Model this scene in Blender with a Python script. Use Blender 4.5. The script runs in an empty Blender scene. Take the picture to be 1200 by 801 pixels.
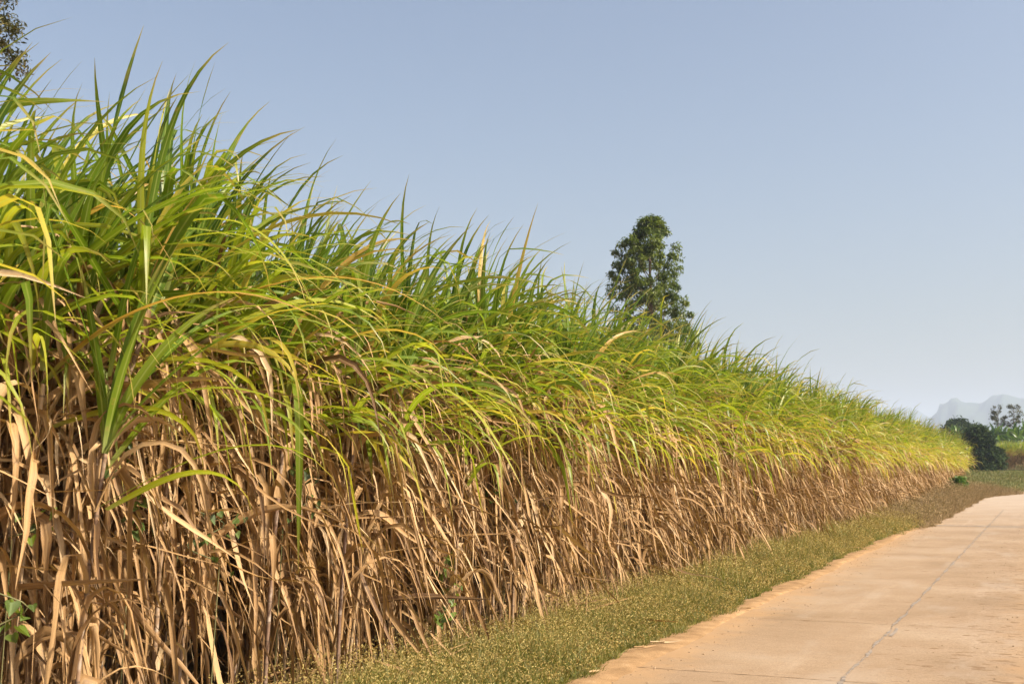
import bpy, math, random
import numpy as np
from mathutils import Vector, Matrix

R = math.radians
rng = np.random.default_rng(7)
random.seed(7)
SC = bpy.context.scene
COL = SC.collection

# ------------------------------------------------------------------ camera numbers
CAM_H = 1.6
YAW = R(23.67)          # camera looks left of the road direction (+y)
PITCH = R(6.03)
F_PX = 1400.0           # focal length in pixels of a 1200 wide picture
SUN_EL = R(38)
SUN_AZ = R(6)         # from +x (right of the road) turned towards behind the camera

_fw = np.array([-math.sin(YAW) * math.cos(PITCH), math.cos(YAW) * math.cos(PITCH), math.sin(PITCH)])
_rt = np.array([math.cos(YAW), math.sin(YAW), 0.0])
_up = np.cross(_rt, _fw)


def at(px, py, depth):
    """world point that stands at this depth in the direction of a photo pixel"""
    return np.array([0, 0, CAM_H]) + depth * (_fw + (px - 600) / F_PX * _rt - (py - 400.5) / F_PX * _up)


# ------------------------------------------------------------------ terrain
def smooth(a, b, x):
    t = np.clip((np.asarray(x, float) - a) / (b - a), 0, 1)
    return t * t * (3 - 2 * t)


def gz(x, y):
    x = np.asarray(x, float); y = np.asarray(y, float)
    z = 1.35 * smooth(93, 150, y) + 1.5 * smooth(150, 205, y) + 2.0 * smooth(205, 500, y)
    near = 1 - smooth(85, 95, y)
    bank = smooth(-3.05, -4.3, x) if False else np.clip((-3.15 - x) / 1.2, 0, 1)
    z = z + near * 0.07 * bank
    z = z + near * np.clip(bank, 0, 1) * (0.025 * np.sin(x * 3.1 + y * 1.7) + 0.02 * np.sin(y * 0.9 - x * 2.2))
    return z


# ------------------------------------------------------------------ materials
def new_mat(name):
    m = bpy.data.materials.new(name); m.use_nodes = True
    nt = m.node_tree; nt.nodes.clear()
    return m, nt


class N:
    def __init__(self, nt): self.nt = nt

    def n(self, typ, **kw):
        nd = self.nt.nodes.new(typ)
        for k, v in kw.items():
            if k in ('operation', 'blend_type', 'data_type', 'attribute_name', 'noise_dimensions', 'interpolation_type', 'wave_type', 'bands_direction', 'feature', 'distance'):
                setattr(nd, k, v)
            else:
                self.set(nd, k, v)
        return nd

    def set(self, nd, k, v):
        k = {'_': ' '}.get(k, k)
        sock = nd.inputs[int(k[1:])] if (k[0] == 'i' and k[1:].isdigit()) else nd.inputs[k.replace('_', ' ')]
        if isinstance(v, bpy.types.NodeSocket): self.nt.links.new(v, sock)
        else: sock.default_value = v

    def math(self, op, a, b=0.0, c=0.0, clamp=False):
        nd = self.nt.nodes.new('ShaderNodeMath'); nd.operation = op; nd.use_clamp = clamp
        for i, v in enumerate((a, b, c)):
            if isinstance(v, bpy.types.NodeSocket): self.nt.links.new(v, nd.inputs[i])
            else: nd.inputs[i].default_value = v
        return nd.outputs[0]

    def step(self, x, a, b, lo=0.0, hi=1.0):
        nd = self.nt.nodes.new('ShaderNodeMapRange'); nd.interpolation_type = 'SMOOTHSTEP'
        self.nt.links.new(x, nd.inputs[0])
        for i, v in ((1, a), (2, b), (3, lo), (4, hi)): nd.inputs[i].default_value = v
        return nd.outputs[0]

    def mix(self, f, a, b, mode='MIX'):
        nd = self.nt.nodes.new('ShaderNodeMixRGB'); nd.blend_type = mode
        for i, v in enumerate((f, a, b)):
            if isinstance(v, bpy.types.NodeSocket): self.nt.links.new(v, nd.inputs[i])
            elif i == 0: nd.inputs[0].default_value = v
            else: nd.inputs[i].default_value = (*v, 1) if len(v) == 3 else v
        return nd.outputs[0]

    def ramp(self, x, stops):
        nd = self.nt.nodes.new('ShaderNodeValToRGB')
        el = nd.color_ramp.elements
        while len(el) < len(stops): el.new(0.5)
        for e, (p, c) in zip(el, stops):
            e.position = p; e.color = (*c, 1)
        self.nt.links.new(x, nd.inputs[0])
        return nd.outputs[0]

    def noise(self, vec, scale, detail=4, rough=0.55, dist=0.0):
        nd = self.nt.nodes.new('ShaderNodeTexNoise')
        if vec is not None: self.nt.links.new(vec, nd.inputs['Vector'])
        nd.inputs['Scale'].default_value = scale; nd.inputs['Detail'].default_value = detail
        nd.inputs['Roughness'].default_value = rough; nd.inputs['Distortion'].default_value = dist
        return nd.outputs['Fac']

    def obj(self): return self.nt.nodes.new('ShaderNodeTexCoord').outputs['Object']

    def pos(self): return self.nt.nodes.new('ShaderNodeNewGeometry').outputs['Position']

    def scaled(self, v, s):
        nd = self.nt.nodes.new('ShaderNodeMapping'); self.nt.links.new(v, nd.inputs[0]); nd.inputs['Scale'].default_value = s
        return nd.outputs[0]

    def attr(self):
        a = self.nt.nodes.new('ShaderNodeAttribute'); a.attribute_name = 'leaf'
        s = self.nt.nodes.new('ShaderNodeSeparateColor'); self.nt.links.new(a.outputs['Color'], s.inputs[0])
        return s.outputs[0], s.outputs[1], s.outputs[2]

    def bump(self, h, strength=0.3, dist=0.02):
        b = self.nt.nodes.new('ShaderNodeBump'); b.inputs['Strength'].default_value = strength; b.inputs['Distance'].default_value = dist
        self.nt.links.new(h, b.inputs['Height'])
        return b.outputs[0]

    def out(self, shader): 
        o = self.nt.nodes.new('ShaderNodeOutputMaterial'); self.nt.links.new(shader, o.inputs[0])

    def bsdf(self, col, rough=0.6, spec=0.4, normal=None, trans=0.0, tcol=None):
        p = self.nt.nodes.new('ShaderNodeBsdfPrincipled')
        for k, v in (('Base Color', col), ('Roughness', rough), ('Specular IOR Level', spec), ('Normal', normal)):
            if v is None: continue
            if isinstance(v, bpy.types.NodeSocket): self.nt.links.new(v, p.inputs[k])
            elif k == 'Base Color': p.inputs[k].default_value = (*v, 1)
            else: p.inputs[k].default_value = v
        sh = p.outputs[0]
        if trans > 0:
            t = self.nt.nodes.new('ShaderNodeBsdfTranslucent')
            tc = tcol if tcol is not None else col
            if isinstance(tc, bpy.types.NodeSocket): self.nt.links.new(tc, t.inputs[0])
            else: t.inputs[0].default_value = (*tc, 1)
            mx = self.nt.nodes.new('ShaderNodeMixShader'); mx.inputs[0].default_value = trans
            self.nt.links.new(sh, mx.inputs[1]); self.nt.links.new(t.outputs[0], mx.inputs[2]); sh = mx.outputs[0]
        self.out(sh)


def leaf_mat(name, stops, tip, rib, trans, rough, spots=False, tip_from=0.7, tip_amt=0.9, spec=0.4, blotch=0.35, gain=1.5, base=None):
    m, nt = new_mat(name); g = N(nt)
    r, s, u = g.attr()
    c = g.ramp(r, stops)
    # fibre streaks along the blade
    co = nt.nodes.new('ShaderNodeCombineXYZ')
    g.set(co, 'X', g.math('MULTIPLY', u, 13.0)); g.set(co, 'Y', g.math('MULTIPLY', s, 1.7)); g.set(co, 'Z', g.math('MULTIPLY', r, 57.0))
    st = g.noise(co.outputs[0], 1.0, 2, 0.6)
    c = g.mix(blotch, c, g.ramp(st, [(0.3, (0.45, 0.45, 0.45)), (0.7, (1.0, 1.0, 1.0))]), 'MULTIPLY')
    if spots == 'green':
        c = g.mix(g.step(g.noise(g.pos(), 11.0, 4, 0.65), 0.60, 0.72, 0, 0.55), c, (0.33, 0.22, 0.06))
    elif spots:
        c = g.mix(g.step(g.noise(g.pos(), 9.0, 4, 0.65), 0.52, 0.72, 0, 0.6), c, (0.235, 0.175, 0.125))
        c = g.mix(g.step(g.noise(g.pos(), 60.0, 3, 0.6), 0.60, 0.70, 0, 0.5), c, (0.15, 0.09, 0.05))
    if tip is not None:
        nz = g.noise(g.pos(), 6.0, 2)
        lim = g.math('ADD', s, g.math('MULTIPLY', g.math('SUBTRACT', nz, 0.5), 0.5))
        c = g.mix(g.math('MULTIPLY', g.step(lim, tip_from, 1.0), tip_amt), c, tip)
    if base is not None:
        c = g.mix(g.step(s, 0.18, 0.0), c, base)
    if rib is not None:
        d = g.math('ABSOLUTE', g.math('SUBTRACT', u, 0.5))
        c = g.mix(g.step(d, 0.12, 0.02, 0.0, 0.65), c, rib)
    tc = g.mix(1.0, c, (gain, gain * 1.0, gain * 0.55), 'MULTIPLY')
    g.bsdf(c, rough, spec, None, trans, tc)
    return m


M = {}
M['cane_green'] = leaf_mat('cane_leaf_green', [(0.0, (0.055, 0.110, 0.012)), (0.30, (0.115, 0.190, 0.014)), (0.58, (0.210, 0.270, 0.018)), (0.80, (0.340, 0.345, 0.030)), (0.93, (0.47, 0.38, 0.06)), (1.0, (0.46, 0.25, 0.08))],
                           (0.36, 0.26, 0.08), (0.30, 0.35, 0.09), 0.40, 0.42, spots='green', tip_from=0.74, tip_amt=0.85, blotch=0.3, gain=1.7, base=(0.26, 0.30, 0.10))
M['cane_dry'] = leaf_mat('cane_leaf_dry', [(0.0, (0.15, 0.080, 0.036)), (0.25, (0.29, 0.165, 0.070)), (0.55, (0.44, 0.265, 0.118)), (0.85, (0.55, 0.36, 0.18)), (1.0, (0.62, 0.46, 0.28))],
                         None, (0.44, 0.29, 0.145), 0.14, 0.6, spots=True, blotch=0.7, gain=1.1, spec=0.25)
M['grass'] = leaf_mat('verge_grass', [(0.0, (0.043, 0.070, 0.011)), (0.4, (0.105, 0.138, 0.019)), (0.7, (0.20, 0.20, 0.036)), (1.0, (0.33, 0.25, 0.10))],
                      (0.32, 0.25, 0.09), None, 0.28, 0.6, tip_from=0.4, tip_amt=0.65, blotch=0.0)
M['grass_far'] = leaf_mat('field_grass', [(0.0, (0.065, 0.090, 0.016)), (0.5, (0.13, 0.135, 0.028)), (1.0, (0.27, 0.19, 0.08))], None, None, 0.2, 0.7, blotch=0.0)
M['seed'] = leaf_mat('grass_seed_heads', [(0.0, (0.22, 0.155, 0.050)), (0.5, (0.39, 0.30, 0.10)), (1.0, (0.54, 0.44, 0.19))], None, None, 0.2, 0.7, blotch=0.0)
M['weed_dry'] = leaf_mat('dry_weeds', [(0.0, (0.085, 0.085, 0.025)), (0.25, (0.15, 0.105, 0.045)), (0.6, (0.28, 0.19, 0.095)), (1.0, (0.44, 0.32, 0.18))], None, None, 0.15, 0.75, blotch=0.0)
M['bush_green'] = leaf_mat('bright_bush_leaf', [(0.0, (0.04, 0.10, 0.012)), (0.6, (0.08, 0.17, 0.02)), (1.0, (0.14, 0.22, 0.03))], None, None, 0.3, 0.5, blotch=0.0)
M['vine'] = leaf_mat('vine_leaf', [(0.0, (0.045, 0.075, 0.018)), (0.6, (0.085, 0.13, 0.024)), (1.0, (0.17, 0.23, 0.022))], None, (0.16, 0.22, 0.08), 0.3, 0.45, blotch=0.2)
M['euca'] = leaf_mat('tall_tree_leaf', [(0.0, (0.042, 0.070, 0.016)), (0.5, (0.090, 0.130, 0.026)), (1.0, (0.19, 0.22, 0.045))], None, None, 0.35, 0.45, blotch=0.0)
M['tree_olive'] = leaf_mat('olive_tree_leaf', [(0.0, (0.035, 0.042, 0.012)), (0.5, (0.07, 0.068, 0.018)), (1.0, (0.16, 0.105, 0.035))], None, None, 0.25, 0.5, blotch=0.0)
M['dark_leaf'] = leaf_mat('dark_bush_leaf', [(0.0, (0.014, 0.030, 0.010)), (0.6, (0.034, 0.062, 0.016)), (1.0, (0.065, 0.095, 0.024))], None, None, 0.15, 0.7, spec=0.15, blotch=0.0)
M['banana'] = leaf_mat('banana_leaf', [(0.0, (0.03, 0.07, 0.016)), (0.6, (0.06, 0.125, 0.028)), (1.0, (0.15, 0.23, 0.05))], (0.20, 0.16, 0.06), (0.18, 0.24, 0.10), 0.3, 0.4, tip_from=0.85, tip_amt=0.5, blotch=0.3)

m, nt = new_mat('cane_stalk'); g = N(nt)
r, s, u = g.attr()
nz = g.noise(g.obj(), 14.0, 4)
c = g.ramp(r, [(0.0, (0.17, 0.105, 0.075)), (0.4, (0.27, 0.175, 0.105)), (0.75, (0.33, 0.225, 0.12)), (1.0, (0.42, 0.29, 0.17))])
c = g.mix(g.step(nz, 0.5, 0.72, 0, 0.6), c, (0.42, 0.36, 0.30))
c = g.mix(g.step(u, 0.4, 0.9, 0, 0.8), c, (0.10, 0.065, 0.045))
g.bsdf(c, 0.5, 0.35); M['stalk'] = m

m, nt = new_mat('bark'); g = N(nt)
v = g.scaled(g.obj(), (6, 6, 1.2)); nz = g.noise(v, 2.0, 5)
c = g.ramp(nz, [(0.3, (0.09, 0.065, 0.045)), (0.6, (0.20, 0.155, 0.115)), (0.8, (0.32, 0.27, 0.22))])
g.bsdf(c, 0.8, 0.2, g.bump(nz, 0.4, 0.03)); M['bark'] = m

m, nt = new_mat('pseudostem'); g = N(nt)
nz = g.noise(g.scaled(g.obj(), (3, 3, 0.6)), 2.0, 4)
g.bsdf(g.ramp(nz, [(0.3, (0.07, 0.09, 0.03)), (0.7, (0.20, 0.17, 0.08))]), 0.6, 0.3); M['stem'] = m

m, nt = new_mat('ground_soil'); g = N(nt)
p = g.pos(); sx = nt.nodes.new('ShaderNodeSeparateXYZ'); nt.links.new(p, sx.inputs[0])
big = g.noise(p, 0.13, 4); mid = g.noise(p, 1.6, 5); fine = g.noise(p, 38.0, 4)
soil = g.ramp(mid, [(0.25, (0.12, 0.075, 0.042)), (0.55, (0.24, 0.155, 0.085)), (0.8, (0.36, 0.25, 0.145))])
soil = g.mix(0.5, soil, g.ramp(fine, [(0.3, (0.5, 0.5, 0.5)), (0.7, (1.1, 1.1, 1.1))]), 'MULTIPLY')
field = g.ramp(big, [(0.3, (0.075, 0.10, 0.028)), (0.5, (0.12, 0.125, 0.04)), (0.7, (0.22, 0.165, 0.085))])
c = g.mix(g.step(sx.outputs['Y'], 86, 96), soil, field)
g.bsdf(c, 0.95, 0.1, g.bump(g.math('ADD', fine, mid), 0.5, 0.03)); M['ground'] = m

m, nt = new_mat('road_concrete'); g = N(nt)
p = g.pos(); sx = nt.nodes.new('ShaderNodeSeparateXYZ'); nt.links.new(p, sx.inputs[0]); X = sx.outputs['X']; Y = sx.outputs['Y']
big = g.noise(p, 0.55, 5, 0.6); mid = g.noise(p, 3.0, 5, 0.65); fine = g.noise(p, 75.0, 4, 0.7)
brush = g.noise(g.scaled(p, (0.7, 16.0, 1.0)), 2.2, 4, 0.6)
streak = g.noise(g.scaled(p, (2.2, 0.22, 1.0)), 1.0, 4, 0.6)
c = g.ramp(big, [(0.28, (0.255, 0.178, 0.110)), (0.5, (0.32, 0.229, 0.150)), (0.72, (0.38, 0.29, 0.205))])
c = g.mix(g.step(streak, 0.55, 0.75, 0, 0.45), c, (0.45, 0.355, 0.265))
c = g.mix(0.35, c, g.ramp(brush, [(0.3, (0.72, 0.70, 0.68)), (0.65, (1.06, 1.06, 1.06))]), 'MULTIPLY')
c = g.mix(0.6, c, g.ramp(fine, [(0.32, (0.56, 0.53, 0.50)), (0.62, (1.08, 1.08, 1.08))]), 'MULTIPLY')
grit = g.noise(p, 210.0, 2, 0.6)
c = g.mix(0.5, c, g.ramp(grit, [(0.36, (0.5, 0.47, 0.44)), (0.5, (1, 1, 1)), (0.68, (1.22, 1.2, 1.16))]), 'MULTIPLY')
c = g.mix(g.step(mid, 0.48, 0.72, 0, 0.40), c, (0.255, 0.17, 0.105))
c = g.mix(g.step(g.noise(g.scaled(p, (1.0, 0.35, 1.0)), 1.1, 5, 0.65), 0.50, 0.68, 0, 0.5), c, (0.33, 0.265, 0.205))
# sand swept on to both edges
edge = g.math('ADD', X, g.math('MULTIPLY', g.math('SUBTRACT', mid, 0.5), 1.1))
sandl = g.step(edge, -2.45, -3.15); sandr = g.step(edge, -0.55, 0.3)
sand = g.math('MAXIMUM', sandl, sandr)
c = g.mix(g.math('MULTIPLY', sand, 0.75), c, g.mix(g.math('MULTIPLY', fine, 0.5), (0.375, 0.235, 0.120), (0.29, 0.175, 0.088)))
# mud flecks and dark stains
sp = g.noise(g.scaled(p, (1.0, 1.5, 1.0)), 5.0, 3, 0.6)
right = g.step(X, -1.9, 0.0, 0.0, 0.10)
c = g.mix(g.step(g.math('ADD', sp, right), 0.665, 0.72, 0, 0.75), c, (0.17, 0.10, 0.05))
spk = g.noise(g.scaled(p, (1.0, 1.6, 1.0)), 17.0, 2, 0.5)
c = g.mix(g.step(g.math('ADD', spk, g.math('MULTIPLY', right, 0.8)), 0.70, 0.75, 0, 0.6), c, (0.16, 0.10, 0.055))
far = g.step(Y, 25, 65, 0, 0.55)
c = g.mix(far, c, (0.41, 0.345, 0.29))
g.bsdf(c, 0.9, 0.2, g.bump(g.math('ADD', g.math('MULTIPLY', fine, 0.6), g.math('MULTIPLY', brush, 0.6)), 0.35, 0.006)); M['road'] = m

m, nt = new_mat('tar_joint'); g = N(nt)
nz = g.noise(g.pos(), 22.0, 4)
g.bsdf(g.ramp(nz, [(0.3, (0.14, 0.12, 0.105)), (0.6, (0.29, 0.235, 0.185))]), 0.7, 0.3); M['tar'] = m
m, nt = new_mat('joint_dirt'); g = N(nt)
nz = g.noise(g.pos(), 9.0, 4)
g.bsdf(g.ramp(nz, [(0.35, (0.24, 0.155, 0.09)), (0.65, (0.40, 0.28, 0.18))]), 0.95, 0.1); M['joint'] = m
m, nt = new_mat('sand'); g = N(nt)
p = g.pos(); a = g.noise(p, 5.0, 5); b = g.noise(p, 90.0, 3)
c = g.ramp(a, [(0.3, (0.22, 0.135, 0.07)), (0.6, (0.345, 0.22, 0.117)), (0.8, (0.40, 0.275, 0.16))])
c = g.mix(0.5, c, g.ramp(b, [(0.3, (0.6, 0.6, 0.6)), (0.65, (1.05, 1.05, 1.05))]), 'MULTIPLY')
g.bsdf(c, 1.0, 0.05, g.bump(g.math('ADD', a, b), 0.6, 0.01)); M['sand'] = m
m, nt = new_mat('stone'); g = N(nt)
nz = g.noise(g.pos(), 30.0, 4)
g.bsdf(g.ramp(nz, [(0.3, (0.22, 0.14, 0.08)), (0.7, (0.45, 0.34, 0.23))]), 0.9, 0.2); M['stone'] = m
m, nt = new_mat('hill_forest'); g = N(nt)
nz = g.noise(g.pos(), 0.02, 6)
g.bsdf(g.ramp(nz, [(0.3, (0.016, 0.030, 0.018)), (0.7, (0.035, 0.050, 0.030)), (0.85, (0.08, 0.08, 0.065))]), 0.95, 0.1); M['hill'] = m


# ------------------------------------------------------------------ mesh helpers
def make_mesh(name, V, Q=None, T=None, col=None, mats=(), mat_idx=None, smooth_shade=True):
    me = bpy.data.meshes.new(name)
    V = np.asarray(V, np.float32)
    loops = []; starts = []; tot = 0
    nq = 0 if Q is None else len(Q); ntt = 0 if T is None else len(T)
    li = []
    if nq: li.append(np.asarray(Q, np.int32).ravel())
    if ntt: li.append(np.asarray(T, np.int32).ravel())
    L = np.concatenate(li)
    st = np.concatenate([np.arange(nq) * 4, nq * 4 + np.arange(ntt) * 3]).astype(np.int32)
    me.vertices.add(len(V)); me.vertices.foreach_set('co', V.ravel())
    me.loops.add(len(L)); me.loops.foreach_set('vertex_index', L)
    me.polygons.add(nq + ntt); me.polygons.foreach_set('loop_start', st)
    me.polygons.foreach_set('use_smooth', np.full(nq + ntt, bool(smooth_shade)))
    for mm in mats: me.materials.append(mm)
    if mat_idx is not None: me.polygons.foreach_set('material_index', np.asarray(mat_idx, np.int32))
    if col is not None:
        a = me.attributes.new('leaf', 'FLOAT_COLOR', 'POINT')
        c4 = np.ones((len(V), 4), np.float32); c4[:, :3] = col
        a.data.foreach_set('color', c4.ravel())
    me.update(calc_edges=True)
    return me


def link(name, me, parent=None, loc=None):
    o = bpy.data.objects.new(name, me); COL.objects.link(o)
    if parent is not None: o.parent = parent
    if loc is not None: o.location = loc
    return o


def tag(o, label=None, cat=None, group=None, kind=None):
    if label: o['label'] = label
    if cat: o['category'] = cat
    if group: o['group'] = group
    if kind: o['kind'] = kind
    return o


def empty(name, loc, label, cat, group=None):
    o = bpy.data.objects.new(name, None); COL.objects.link(o); o.location = loc
    o.empty_display_size = 0.2
    return tag(o, label, cat, group)


class Bag:
    """collects vertices, quads and the leaf attribute for one mesh"""
    def __init__(self): self.V = []; self.Q = []; self.C = []; self.n = 0; self.M = []

    def add(self, V, Q, C, mi=0):
        if len(V) == 0: return
        self.V.append(V); self.Q.append(Q + self.n); self.C.append(C); self.n += len(V); self.M.append(np.full(len(Q), mi, np.int32))

    def mesh(self, name, mats):
        return make_mesh(name, np.concatenate(self.V), np.concatenate(self.Q), None, np.concatenate(self.C), mats, np.concatenate(self.M))


def blades(base, th, az, L, W, roll, rnd, fold=0.25, nc=3, wbase=0.45, tipw=0.02, peak=0.35, power=1.0, wob=0.0):
    """ribbon leaves. th/az/roll: (N,S+1) angle from the vertical, heading, roll; returns V, Q, C"""
    n, s1 = th.shape; S = s1 - 1
    d = np.stack([np.sin(th) * np.cos(az), np.sin(th) * np.sin(az), np.cos(th)], -1)
    seg = (d[:, :-1] + d[:, 1:]) * 0.5 * (L[:, None, None] / S)
    P = np.concatenate([np.zeros((n, 1, 3)), np.cumsum(seg, 1)], 1) + base[:, None, :]
    side0 = np.stack([-np.sin(az), np.cos(az), np.zeros_like(az)], -1)
    nrm0 = np.cross(d, side0)
    cr = np.cos(roll)[..., None]; sr = np.sin(roll)[..., None]
    side = side0 * cr + nrm0 * sr; nrm = nrm0 * cr - side0 * sr
    s = np.linspace(0, 1, s1)
    w = np.where(s < peak, wbase + (1 - wbase) * np.sin(np.clip(s / peak, 0, 1) * math.pi / 2), np.clip(1 - ((s - peak) / (1 - peak)) ** 1.6, tipw, 1) ** power)
    half = W[:, None] * w[None, :] * 0.5
    halfr = half
    if wob:
        k1 = rng.uniform(8, 26, (n, 1)); k2 = rng.uniform(8, 26, (n, 1))
        half = half * (1 + wob * np.sin(s[None, :] * k1 + rng.uniform(0, 6, (n, 1)))); halfr = halfr * (1 + wob * np.sin(s[None, :] * k2 + rng.uniform(0, 6, (n, 1))))
    half = half[..., None]; halfr = halfr[..., None]
    if nc == 3:
        cf, sf = math.cos(fold), math.sin(fold)
        V = np.stack([P - half * (side * cf) - nrm * half * sf * -1, P, P + halfr * (side * cf) + nrm * halfr * sf], 2)
        us = np.array([0.0, 0.5, 1.0])
    else:
        V = np.stack([P - half * side, P + halfr * side], 2); us = np.array([0.15, 0.85])
    C = np.empty((n, s1, nc, 3), np.float32)
    C[..., 0] = rnd[:, None, None]; C[..., 1] = s[None, :, None]; C[..., 2] = us[None, None, :]
    idx = np.arange(n * s1 * nc).reshape(n, s1, nc)
    Q = np.stack([idx[:, :-1, :-1], idx[:, :-1, 1:], idx[:, 1:, 1:], idx[:, 1:, :-1]], -1).reshape(-1, 4)
    return V.reshape(-1, 3), Q, C.reshape(-1, 3)


def tube(path, radii, sides=6, rnd=0.5, mark=None):
    path = np.asarray(path, float); n = len(path)
    t = np.gradient(path, axis=0); t /= np.linalg.norm(t, axis=1)[:, None] + 1e-9
    ref = np.array([1.0, 0.13, 0.0]); a = np.cross(t, ref)
    bad = np.linalg.norm(a, axis=1) < 0.2
    a[bad] = np.cross(t[bad], np.array([0, 1.0, 0])); a /= np.linalg.norm(a, axis=1)[:, None]
    b = np.cross(t, a)
    k = np.arange(sides) / sides * 2 * math.pi
    V = path[:, None, :] + np.asarray(radii)[:, None, None] * (np.cos(k)[None, :, None] * a[:, None, :] + np.sin(k)[None, :, None] * b[:, None, :])
    idx = np.arange(n * sides).reshape(n, sides)
    j = np.roll(idx, -1, 1)
    Q = np.stack([idx[:-1], j[:-1], j[1:], idx[1:]], -1).reshape(-1, 4)
    C = np.empty((n, sides, 3), np.float32); C[..., 0] = rnd; C[..., 1] = np.linspace(0, 1, n)[:, None]
    C[..., 2] = 0 if mark is None else np.asarray(mark)[:, None]
    return V.reshape(-1, 3), Q, C.reshape(-1, 3)


# ------------------------------------------------------------------ sugarcane
def blend_heading(n, spread, wx, wy):
    a = rng.uniform(0, 2 * math.pi, n)
    return np.arctan2(np.sin(a) * spread + wy, np.cos(a) * spread + wx)


def green_blades(tops, lean_az, lod, per, size=1.0, front=True, shift=0.0):
    """tops: (K,3) point where the leaf spindle begins, one per cane"""
    k = len(tops); n = k * per
    S = (11, 8, 5)[lod]; nc = (3, 3, 2)[lod]
    order = np.tile(np.arange(per), k) / (per - 1)           # 0 oldest and lowest, 1 youngest
    order = np.clip(order + rng.normal(0, 0.06, n), 0, 1)
    b = np.repeat(tops, per, 0).copy()
    b[:, 2] += (order - 0.42) * 0.66 * size
    b[:, :2] += rng.normal(0, 0.012, (n, 2))
    L = (1.38 - 0.26 * order + rng.normal(0, 0.16, n)) * size
    L *= np.where(order < 0.15, 0.85, 1.0)
    W = rng.uniform(0.030, 0.060, n) * (0.85 + 0.15 * size)
    s = np.linspace(0, 1, S + 1)
    th0 = 0.08 + (1 - order) ** 1.4 * 1.0 + np.abs(rng.normal(0, 0.12, n))
    bend = 0.15 + (1 - order) * 1.45 + rng.gamma(1.5, 0.42, n)
    p = rng.uniform(1.4, 2.8, n)
    th = th0[:, None] + bend[:, None] * s[None, :] ** p[:, None]
    # some blades are snapped and the end hangs down
    kink = rng.random(n) < 0.26
    ks = rng.uniform(0.4, 0.8, n)
    th += (kink * rng.uniform(0.5, 1.3, n))[:, None] * smooth(0, 0.12, s[None, :] - ks[:, None])
    th = np.minimum(th, 2.95)
    w = 0.42 if front else 0.3
    az0 = blend_heading(n, 0.95, w + 0.12, 0.42)
    az = az0[:, None] + rng.normal(0, 0.35, n)[:, None] * s[None, :] ** 1.5
    # wind pulls the ends towards the far right
    tgt = math.atan2(0.75, 0.65)
    diff = (tgt - az + math.pi) % (2 * math.pi) - math.pi
    az = az + diff * (0.38 * s[None, :] ** 1.5)
    roll = rng.normal(0, 0.35, n)[:, None] + rng.normal(0, 0.9, n)[:, None] * s[None, :] ** 2
    rnd = np.clip(0.80 - 0.42 * order + rng.normal(0, 0.17, n), 0, 1) ** 1.15
    rnd = np.clip(rnd + shift, 0, 0.97); rnd = np.where(rng.random(n) < 0.05, rng.uniform(0.9, 1.0, n), rnd)
    return blades(b, th, az, L, W, roll, rnd, 0.22, nc, 0.6, 0.015, 0.3)


def dry_blades(paths, lod, per, front=True, hmin=0.12, hmax=2.02):
    """paths: (K,m,3) centre lines of the canes"""
    k = len(paths); n = k * per
    S = (11, 8, 5)[lod]; nc = (3, 3, 2)[lod]
    f = rng.beta(1.5, 1.05, n)
    hh = hmin + (hmax - hmin) * f; tk = np.repeat(np.arange(k), per)
    which = np.repeat(np.arange(k), per)
    m = paths.shape[1]
    zt = paths[:, -1, 2] - paths[:, 0, 2]
    q = np.clip(hh / np.maximum(zt[which], 0.3), 0, 1) * (m - 1)
    i0 = np.minimum(q.astype(int), m - 2); fr = (q - i0)[:, None]
    b = paths[which, i0] * (1 - fr) + paths[which, i0 + 1] * fr
    b[:, :2] += rng.normal(0, 0.02, (n, 2))
    hb = b[:, 2] - paths[which, 0, 2]
    L = rng.uniform(0.75, 1.5, n)
    L = np.where(rng.random(n) < 0.12, rng.uniform(0.3, 0.6, n), L)
    s = np.linspace(0, 1, S + 1)[None, :]
    th0 = np.abs(rng.normal(0.12, 0.15, n))[:, None]
    th1 = np.where(rng.random(n) < 0.80, rng.normal(2.90, 0.20, n), rng.uniform(1.4, 2.6, n))[:, None]
    s0 = rng.uniform(0.02, 0.32, n)[:, None]; wd = np.where(rng.random(n) < 0.3, rng.uniform(0.10, 0.2, n), rng.uniform(0.35, 0.9, n))[:, None]
    th = th0 + (th1 - th0) * smooth(0, 1, (s - s0) / wd)
    th = th + (rng.normal(0, 0.13, n)[:, None] * np.sin(s * rng.uniform(4, 11, n)[:, None] + rng.uniform(0, 6, n)[:, None]))
    az0 = blend_heading(n, 0.8, 0.38 if front else 0.1, 0.42)
    az = az0[:, None] + rng.normal(0, 0.4, n)[:, None] * s + rng.normal(0, 0.12, n)[:, None] * np.sin(s * 7 + rng.uniform(0, 6, n)[:, None])
    roll = rng.normal(0, 0.6, n)[:, None] + rng.normal(0, 1.0, n)[:, None] * s + rng.normal(0, 0.2, n)[:, None] * np.sin(s * 8)
    W = rng.gamma(5.0, 0.0086, n).clip(0.012, 0.078)
    rnd = np.clip(rng.normal(0.54, 0.27, n) + 0.10 * (hb / 2.2 - 0.5), 0, 1)
    V, Q, C = blades(b, th, az, L, W, roll, rnd, 0.5, nc, 0.8, 0.03, 0.2, 1.0, 0.28)
    g0 = np.repeat(paths[which, 0, 2], (S + 1) * nc)
    low = g0 + 0.015 + 0.05 * C[:, 0]
    V[:, 2] = np.maximum(V[:, 2], low)          # ends that reach the soil lie on it
    return V, Q, C


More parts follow.
